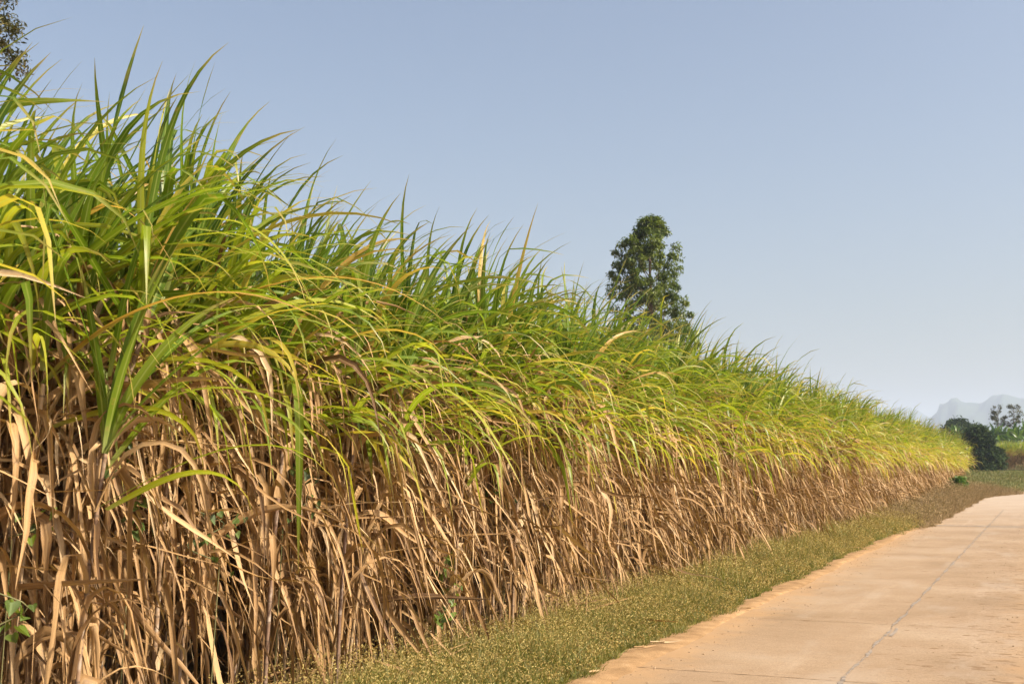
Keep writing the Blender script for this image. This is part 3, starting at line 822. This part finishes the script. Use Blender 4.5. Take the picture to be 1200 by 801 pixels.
# crumbs and little stones on the concrete
n = 1500
y = 3 + 45 * rng.random(n) ** 1.7
d = np.abs(rng.normal(0, 0.28, n)); left = rng.random(n) < 0.6
x = np.where(left, road_mid(y) - 1.66 + d, -0.1 - np.abs(rng.normal(0, 0.5, n)))
r_ = rng.gamma(2.0, 0.0022, n) + 0.0015
octa = np.array([(1, 0, 0), (0, 1, 0), (-1, 0, 0), (0, -1, 0), (0, 0, 0.7), (0, 0, -0.5)], float)
V = np.stack([x, y, np.full(n, ROAD_Z) + r_ * 0.3], -1)[:, None, :] + octa[None] * r_[:, None, None] * rng.uniform(0.6, 1.4, (n, 6, 1))
tri = np.array([(0, 1, 4), (1, 2, 4), (2, 3, 4), (3, 0, 4), (1, 0, 5), (2, 1, 5), (3, 2, 5), (0, 3, 5)])
T = (tri[None] + 6 * np.arange(n)[:, None, None]).reshape(-1, 3)
o = link('grit', make_mesh('grit', V.reshape(-1, 3), None, T, None, [M['stone']], smooth_shade=False)); tag(o, 'crumbs of soil and grit scattered on the concrete', 'grit', None, 'stuff')


# single pieces of cane trash on the road edge
def trash(px, py, L, az, W, rnd, label):
    k = (ROAD_Z - CAM_H) / (_fw + (px - 600) / F_PX * _rt - (py - 400.5) / F_PX * _up)[2]
    p = at(px, py, k); p[2] = 0.052
    root_mat = M['cane_dry']
    b = Bag()
    S = 8; s = np.linspace(0, 1, S + 1)[None, :]
    V, Q, C = blades(np.array([[0, 0, 0.0]]), np.full((1, S + 1), 1.55) + 0.12 * np.sin(s * 6), np.full((1, S + 1), az) + 0.15 * s, np.array([L]), np.array([W]), 0.2 + 0.5 * s, np.array([rnd]), 0.6, 3, 0.8, 0.2, 0.3)
    b.add(V, Q, C)
    V, Q, C = tube(np.array([[0, 0, 0.004], [L * 0.45 * math.cos(az), L * 0.45 * math.sin(az), 0.006]]), [W * 0.28, W * 0.2], 7, rnd); b.add(V, Q, C)
    o = link('cane_scrap', b.mesh('cane_scrap', [M['cane_dry']]), None, p)
    tag(o, label, 'cane scrap', 'scraps of dry cane on the road edge')


trash(762, 756, 0.30, 0.55, 0.032, 1.0, 'pale bleached cane scrap lying where the sand meets the verge')
trash(743, 762, 0.22, 0.75, 0.022, 0.7, 'brown cane scrap just left of the pale bleached scrap')
trash(868, 715, 0.26, 0.3, 0.025, 0.85, 'dry cane scrap by the grass edge beyond the pale bleached one')
trash(1083, 615, 0.55, 0.2, 0.06, 0.95, 'whitish cane scrap far along the grass edge near the brown weeds')
trash(690, 792, 0.14, 1.2, 0.03, 0.9, 'curled straw scrap in the near corner of sand and grass')


# ------------------------------------------------------------------ trees and bushes
def leaf_cards(centres, radii, per, size, rnd_mu, flat=0.5, droop=0.0, aspect=0.4):
    """small two-part leaves spread through twig balls"""
    n = len(centres) * per
    c = np.repeat(centres, per, 0); rad = np.repeat(radii, per)
    d = rng.normal(0, 1, (n, 3)); d /= np.linalg.norm(d, axis=1)[:, None]
    p = c + d * (rad * rng.random(n) ** 0.5)[:, None] * np.array([1, 1, 0.8])
    th = np.clip(rng.normal(1.57 + droop, 0.55, n), 0.1, 3.0)[:, None] + np.array([[0, 0.15, 0.3]])
    az = rng.uniform(0, 6.283, n)[:, None] + np.zeros((1, 3))
    L = size * rng.uniform(0.6, 1.4, n)
    ball = np.repeat(rng.normal(0, 0.13, len(centres)), per)
    rnd = np.clip(rnd_mu + ball + rng.normal(0, 0.17, n), 0, 1)
    return blades(p, th, az, L, L * aspect, rng.normal(0, 0.6, n)[:, None] + np.zeros((1, 3)), rnd, 0, 2, 0.35, 0.1, 0.5)


def crown_points(n, profile, z0, z1, rmin=0.25, skew=(0, 0)):
    """twig-ball centres inside a crown whose radius by height comes from profile (left, right)"""
    pts = []
    while len(pts) < n:
        f = rng.random(); z = z0 + (z1 - z0) * f
        l, r = profile(f)
        a = rng.uniform(0, 2 * math.pi)
        rad = (l + r) / 2 * (rmin + (1 - rmin) * rng.random() ** 0.5)
        off = (r - l) / 2
        p = np.array([0, 0, z]) + _rt * (math.cos(a) * rad + off) + np.array([-_rt[1], _rt[0], 0]) * math.sin(a) * rad
        pts.append(p)
    return np.array(pts)


def tree(name, label, cat, loc, pts, rads, trunk, leaf, per, size, mat, rnd=0.5, limb_r=0.05, droop=0.2, group=None, nlimb=40, aspect=0.4, bark=None):
    root = empty(name, loc, label, cat, group)
    b = Bag()
    trunk = np.asarray(trunk, float)
    V, Q, C = tube(trunk[:, :3], trunk[:, 3], 9, 0.5); b.add(V, Q, C)
    k = min(nlimb, len(pts))
    for i in rng.choice(len(pts), k, replace=False):
        e = pts[i]
        zt = max(trunk[0, 2] + 0.3, e[2] - np.linalg.norm(e[:2]) * 0.8 - 0.3); zt = min(zt, trunk[-1, 2])
        s0 = np.array([np.interp(zt, trunk[:, 2], trunk[:, j]) for j in range(3)])
        r0 = min(limb_r, 0.6 * float(np.interp(zt, trunk[:, 2], trunk[:, 3])))
        mid = (s0 + e) / 2 + np.array([0, 0, -0.08 * np.linalg.norm(e - s0)]) + rng.normal(0, 0.05, 3)
        V, Q, C = tube(np.stack([s0, mid, e]), [r0, r0 * 0.65, r0 * 0.25], 5, 0.5); b.add(V, Q, C)
    link('trunk', b.mesh('trunk', [bark or M['bark']]), root)
    V, Q, C = leaf_cards(pts, rads, per, size, rnd, droop=droop, aspect=aspect)
    link('crown', make_mesh('crown', V, Q, None, C, [mat]), root)
    return root


def on_ground(px, depth):
    p = at(px, 548, depth)
    return np.array([p[0], p[1], float(gz(p[0], p[1]))])


# tall tree rising over the cane
D = 68.0; u = D / F_PX
loc = on_ground(763, D); loc[2] = 0
ys_ = np.array([250, 262, 275, 290, 306, 322, 336, 350, 370, 390, 420]); lft = np.array([3, 12, 26, 42, 52, 47, 44, 52, 40, 30, 22.]); rgt = np.array([9, 20, 29, 35, 37, 34, 36, 44, 54, 58, 60.])
H = lambda py: (548 - py) * u + CAM_H
z0, z1 = H(430), H(247)
prof = lambda f: (np.interp(430 - f * 178, ys_, lft) * u * 1.0, np.interp(430 - f * 178, ys_, rgt) * u * 1.0)
pts = crown_points(270, prof, z0, z1 - 0.25, 0.22)
rads = rng.uniform(0.22, 0.56, len(pts))
trunk = [(0, 0, -0.1, 0.26), (0.1, 0, 4, 0.22), (0.05, 0.1, 8, 0.16), (0.1, 0, 11.5, 0.10), (0.05, 0, 14.2, 0.05), (0.2, 0, z1 - 0.5, 0.02)]
tree('tall_tree', 'tall slender tree with an airy green crown rising above the cane tops', 'tree', loc, pts, rads, trunk, None, 120, 0.18, M['euca'], 0.5, 0.04, 0.5, nlimb=50)

# tree at the left edge behind the cane
D = 24.0; u = D / F_PX
loc = on_ground(-100, D); loc[2] = 0
ys_ = np.array([-150, -80, -30, 0, 30, 60, 90, 130]); rr_ = np.array([20, 75, 95, 92, 104, 88, 106, 60.]); ys_ = ys_ - 28
z0, z1 = H(118), H(-150)
prof = lambda f: (np.interp(118 - f * 268, ys_, rr_) * u,) * 2
pts = crown_points(230, prof, z0, z1, 0.30); rads = rng.uniform(0.16, 0.36, len(pts))
trunk = [(0, 0, -0.1, 0.20), (0.1, 0, 3, 0.17), (0, 0.1, 6, 0.14), (0.1, 0, 9, 0.10), (0.05, 0, z1 - 0.5, 0.03)]
tree('olive_leaved_tree', 'tree with olive-brown foliage cut off by the top left corner', 'tree', loc, pts, rads, trunk, None, 120, 0.09, M['tree_olive'], 0.45, 0.04, 0.3, nlimb=60)

# dark dense bush where the road turns
D = 132.0; u = D / F_PX


def dome(px, top, bot, half, depth, n, rad, dens):
    loc = on_ground(px, depth); uu = depth / F_PX
    h1 = (548 - top) * uu + CAM_H - loc[2]; h0 = max(0.15, (548 - bot) * uu + CAM_H - loc[2])
    pr = lambda f: (half * uu * math.sqrt(max(0.02, 1 - max(0, (f - 0.35) / 0.66) ** 2)) * (0.85 + 0.15 * min(1, f / 0.2)),) * 2
    p = crown_points(n, pr, h0, h1 - rad * 0.5, 0.3)
    return loc, p, rng.uniform(0.45, 1.5, n) * rad, h1


loc, pts, rads, h1 = dome(1148, 499, 550, 19, D, 280, 0.55, 0)
tree('dark_bush', 'dense dark green bushy tree beyond the end of the cane', 'tree', loc, pts, rads, [(0, 0, -0.1, 0.16), (0.1, 0, 1.2, 0.13), (0, 0, h1 * 0.8, 0.04)], None, 130, 0.28, M['dark_leaf'], 0.45, 0.06, 0.2, nlimb=30, aspect=0.5)
loc, pts, rads, h1 = dome(1173, 523, 549, 5, D + 3, 26, 0.45, 0)
tree('dark_bush', 'small dark scrubby bush in front of the far cane, right of the dense dark tree', 'bush', loc, pts, rads, [(0, 0, -0.1, 0.08), (0.1, 0, 1.0, 0.06), (0, 0, h1 * 0.7, 0.02)], None, 70, 0.26, M['dark_leaf'], 0.6, 0.05, 0.2, nlimb=14, aspect=0.5)
# rounded dark tree further off
loc, pts, rads, h1 = dome(1125, 490, 530, 20, 215, 170, 0.9, 0)
tree('round_tree', 'rounded dark tree behind the end of the cane below the hills', 'tree', loc, pts, rads, [(0, 0, -0.1, 0.25), (0.1, 0, 2.2, 0.2), (0, 0, h1 * 0.8, 0.05)], None, 100, 0.45, M['dark_leaf'], 0.5, 0.09, 0.2, nlimb=30, aspect=0.5)
loc, pts, rads, h1 = dome(1145, 496, 535, 14, 222, 90, 0.8, 0)
tree('round_tree', 'low dark tree adjoining the rounded one on its right', 'tree', loc, pts, rads, [(0, 0, -0.1, 0.2), (0.1, 0, 1.8, 0.15), (0, 0, h1 * 0.8, 0.05)], None, 100, 0.45, M['dark_leaf'], 0.5, 0.09, 0.2, nlimb=20, aspect=0.5)
# open thin trees against the hills
for (px, top, half, lab) in ((1172, 474, 9, 'thin open tree with sparse foliage against the hills'), (1191, 472, 12, 'fuller open tree with brownish foliage at the right edge against the hills'), (1214, 478, 11, 'open tree just beyond the right edge of the bananas')):
    D = 205.0; loc = on_ground(px, D); u = D / F_PX
    h1 = (548 - top) * u + CAM_H - loc[2]; h0 = (548 - 500) * u + CAM_H - loc[2]
    pr = lambda f: (half * u * (0.5 + 0.5 * math.sin(math.pi * min(1, f * 1.15))),) * 2
    pts = crown_points(34, pr, h0, h1 - 0.1, 0.3)
    tree('open_tree', lab, 'tree', loc, pts, rng.uniform(0.2, 0.55, 34), [(0, 0, -0.1, 0.15), (0.2, 0, h0 * 0.6, 0.11), (-0.1, 0.1, h0, 0.09), (0.1, 0, h1 - 0.4, 0.03)], None, 34, 0.26, M['tree_olive'], 0.3, 0.07, 0.2, group='thin open trees against the hills', nlimb=20, aspect=0.5)
# green bush at the end of the verge
loc, pts, rads, h1 = dome(1123, 557, 584, 12, 61, 60, 0.17, 0)
tree('green_bush', 'fresh green bush at the foot of the last canes among brown weeds', 'bush', loc, pts, rads, [(0, 0, -0.05, 0.03), (0.02, 0, 0.3, 0.02), (0, 0, h1 * 0.7, 0.01)], None, 110, 0.10, M['bush_green'], 0.5, 0.015, 0.1, nlimb=14, aspect=0.45)


# banana plants
def banana(px, depth, h, label):
    loc = on_ground(px, depth)
    root = empty('banana_plant', loc, label, 'banana plant', 'banana plants in a row behind the far cane')
    V, Q, C = tube([(0, 0, -0.1), (0.05, 0, h * 0.3), (0.02, 0, h * 0.6)], [0.16, 0.13, 0.07], 8, 0.5)
    link('stem', make_mesh('stem', V, Q, None, C, [M['stem']]), root)
    n = 13; S = 8; s = np.linspace(0, 1, S + 1)[None, :]
    base = np.tile(np.array([[0.02, 0, h * 0.58]]), (n, 1)) + rng.normal(0, 0.03, (n, 3))
    th = np.linspace(0.05, 1.35, n)[:, None] + rng.uniform(0.3, 1.7, n)[:, None] * s ** 1.8
    az = (np.arange(n) * 2.4 + rng.normal(0, 0.3, n))[:, None] + 0 * s
    V, Q, C = blades(base, th, az, h * rng.uniform(0.40, 0.55, n), rng.uniform(0.45, 0.65, n), rng.normal(0, 0.4, n)[:, None] + 0 * s, np.clip(rng.normal(0.5, 0.25, n), 0, 1), 0.35, 3, 0.15, 0.12, 0.4)
    link('foliage', make_mesh('foliage', V, Q, None, C, [M['banana']]), root)


BL = 'banana plant with broad torn leaves standing in the row behind the far cane'
for i in range(26):
    banana(1116 + i * 4.6 + rng.normal(0, 1.4), 176 + rng.uniform(-5, 6), rng.uniform(4.3, 5.9), BL)

for i in range(28):
    banana(1122 + i * 4.2 + rng.normal(0, 1.4), 166 + rng.uniform(-4, 4), rng.uniform(2.8, 4.2), 'young banana sucker, short and leafy, at the foot of the banana row')
# far field of cane beyond the crossing
bag = Bag()
n = 420
for i in range(n):
    px = 1166 + 130 * rng.random() ; dep = 138 + 16 * rng.random() ** 1.5
    o_ = on_ground(px, dep)
    P = cane_paths(3, True, 2.1)
    V, Q, C = green_blades(P[:, -1], None, 2, 8, 0.95, True, 0.12); bag.add(V + o_, Q, C, 0)
    if dep < 147:
        V, Q, C = dry_blades(P, 2, 12, True); C[:, 0] *= 0.6; bag.add(V + o_, Q, C, 1)
o = link('far_cane', bag.mesh('far_cane', [M['cane_green'], M['cane_dry']])); tag(o, 'field of cane seen far off beyond the crossing road', 'cane field', None, 'stuff')

# rough grass between crossing and far field
n = 90000
x = rng.uniform(-12, 40, n); y = 91.5 + 48 * rng.random(n) ** 1.1
h = rng.uniform(0.12, 0.42, n) * (0.6 + 0.5 * clump_field(x * 0.2, y * 0.2)) * (1 - 0.45 * smooth(-0.5, 12, x))
(V, Q, C), b = tufts(x, y, h, rng.uniform(0.03, 0.06, n), 0.5, np.clip(rng.beta(2, 2.4, n) + 0.35 * (1 - smooth(92, 104, y)) * (0.4 + 0.6 * clump_field(x * 0.15, y * 0.3)), 0, 1))
o = link('field_grass', make_mesh('field_grass', V, Q, None, C, [M['grass_far']])); tag(o, 'rough green and brown grass rising beyond the crossing road', 'grass', None, 'stuff')


# ------------------------------------------------------------------ hills
def hills(name, depth, prof_px, prof_y, seed, thick):
    r2 = np.random.default_rng(seed)
    px = np.arange(prof_px[0], prof_px[-1], 2.0)
    py = np.interp(px, prof_px, prof_y)
    py = py + 2.0
    for k in (9.0, 21.0, 47.0):
        py = py + np.sin(px / k * 2 * math.pi + r2.uniform(0, 6)) * k * 0.014
    uu = depth / F_PX
    m_ = 40; v = np.linspace(-1, 1, m_)
    rows = []
    for j, a in enumerate(v):
        dep = depth + a * thick
        hgt = ((548 - py) * uu + CAM_H) * np.clip(1 - abs(a) ** 1.6, 0, 1) ** 0.8
        pos = np.stack([at(x_, 548, depth) for x_ in px]); dirv = pos * np.array([1, 1, 0]); dirv /= np.linalg.norm(dirv, axis=1)[:, None]
        pos = pos + dirv * a * thick
        sh = (0.05 * np.sin(px * 0.11 + a * 7) + 0.03 * np.sin(px * 0.27 - a * 11)) * hgt * min(1, abs(a) * 3)
        pos[:, 2] = np.maximum(0, hgt + sh) + 2.0
        rows.append(pos)
    V = np.stack(rows); n1, n2 = V.shape[:2]; idx = np.arange(n1 * n2).reshape(n1, n2)
    Q = np.stack([idx[:-1, :-1], idx[:-1, 1:], idx[1:, 1:], idx[1:, :-1]], -1).reshape(-1, 4)
    tag(link(name, make_mesh(name, V.reshape(-1, 3), Q, None, None, [M['hill']])), kind='structure')


hills('hills', 4200, [980, 1040, 1085, 1094, 1101, 1104, 1114, 1117, 1124, 1130, 1150, 1160, 1168, 1179, 1190, 1202, 1225, 1260, 1300, 1360, 1420, 1500], [545, 535, 500, 487, 481, 471.5, 470, 466, 465, 469, 470.5, 467, 463, 459.5, 462, 464, 470, 462, 466, 478, 490, 520], 3, 800)
hills('far_hills', 5600, [700, 800, 900, 960, 1010, 1044, 1056, 1070, 1078, 1088, 1110, 1150, 1250, 1400, 1600], [530, 512, 500, 492, 488, 481, 475, 474.5, 479, 486, 492, 495, 490, 500, 535], 9, 800)

# ------------------------------------------------------------------ haze
m, nt = new_mat('haze_air')
pv = nt.nodes.new('ShaderNodeVolumePrincipled')
pv.inputs['Color'].default_value = (0.66, 0.77, 1.0, 1); pv.inputs['Density'].default_value = 0.00021; pv.inputs['Anisotropy'].default_value = 0.0
om = nt.nodes.new('ShaderNodeOutputMaterial'); nt.links.new(pv.outputs[0], om.inputs['Volume'])
x0, x1, y0, y1, z0, z1 = -8200, 8200, -1600, 8600, -1.2, 330
V = np.array([(x, y, z) for z in (z0, z1) for y in (y0, y1) for x in (x0, x1)])
Q = np.array([(0, 2, 3, 1), (4, 5, 7, 6), (0, 1, 5, 4), (2, 6, 7, 3), (0, 4, 6, 2), (1, 3, 7, 5)])
o = link('haze', make_mesh('haze', V, Q, None, None, [m], smooth_shade=False)); tag(o, kind='stuff')

# ------------------------------------------------------------------ light
w = bpy.data.worlds.new('World'); SC.world = w; w.use_nodes = True
nt = w.node_tree; nt.nodes.clear()
sky = nt.nodes.new('ShaderNodeTexSky'); sky.sky_type = 'NISHITA'; sky.sun_disc = False
sdir = np.array([math.cos(SUN_AZ) * math.cos(SUN_EL), math.sin(SUN_AZ) * math.cos(SUN_EL), math.sin(SUN_EL)])
sky.sun_elevation = SUN_EL
sky.sun_rotation = math.atan2(sdir[0], sdir[1])
sky.air_density = 1.0; sky.dust_density = 6.0; sky.ozone_density = 1.0; sky.altitude = 100
bg = nt.nodes.new('ShaderNodeBackground'); bg.inputs['Strength'].default_value = 0.094
wo = nt.nodes.new('ShaderNodeOutputWorld')
nt.links.new(sky.outputs[0], bg.inputs[0]); nt.links.new(bg.outputs[0], wo.inputs[0])

ld = bpy.data.lights.new('sun', 'SUN'); ld.energy = 5.0; ld.angle = R(0.6); ld.color = (1.0, 0.88, 0.69)
lo = bpy.data.objects.new('sun', ld); COL.objects.link(lo)
lo.rotation_euler = Vector(sdir).to_track_quat('Z', 'Y').to_euler()
lo.location = (10, -5, 30)

# ------------------------------------------------------------------ camera
cd = bpy.data.cameras.new('camera'); co = bpy.data.objects.new('camera', cd); COL.objects.link(co)
cd.sensor_width = 36; cd.lens = F_PX / 1200 * 36; cd.clip_start = 0.1; cd.clip_end = 30000
co.location = (0, 0, CAM_H)
co.rotation_euler = (R(90) + PITCH, 0, YAW)
cd.dof.use_dof = True; cd.dof.focus_distance = 9.5; cd.dof.aperture_fstop = 5.6
SC.camera = co

SC.view_settings.view_transform = 'Standard'; SC.view_settings.look = 'None'
SC.view_settings.exposure = 0.98; SC.view_settings.gamma = 1.0
SC.cycles.use_denoising = True
SC.cycles.max_bounces = 6; SC.cycles.transparent_max_bounces = 4; SC.cycles.volume_bounces = 1
SC.cycles.diffuse_bounces = 2; SC.cycles.glossy_bounces = 2; SC.cycles.transmission_bounces = 3
SC.cycles.caustics_reflective = False; SC.cycles.caustics_refractive = False
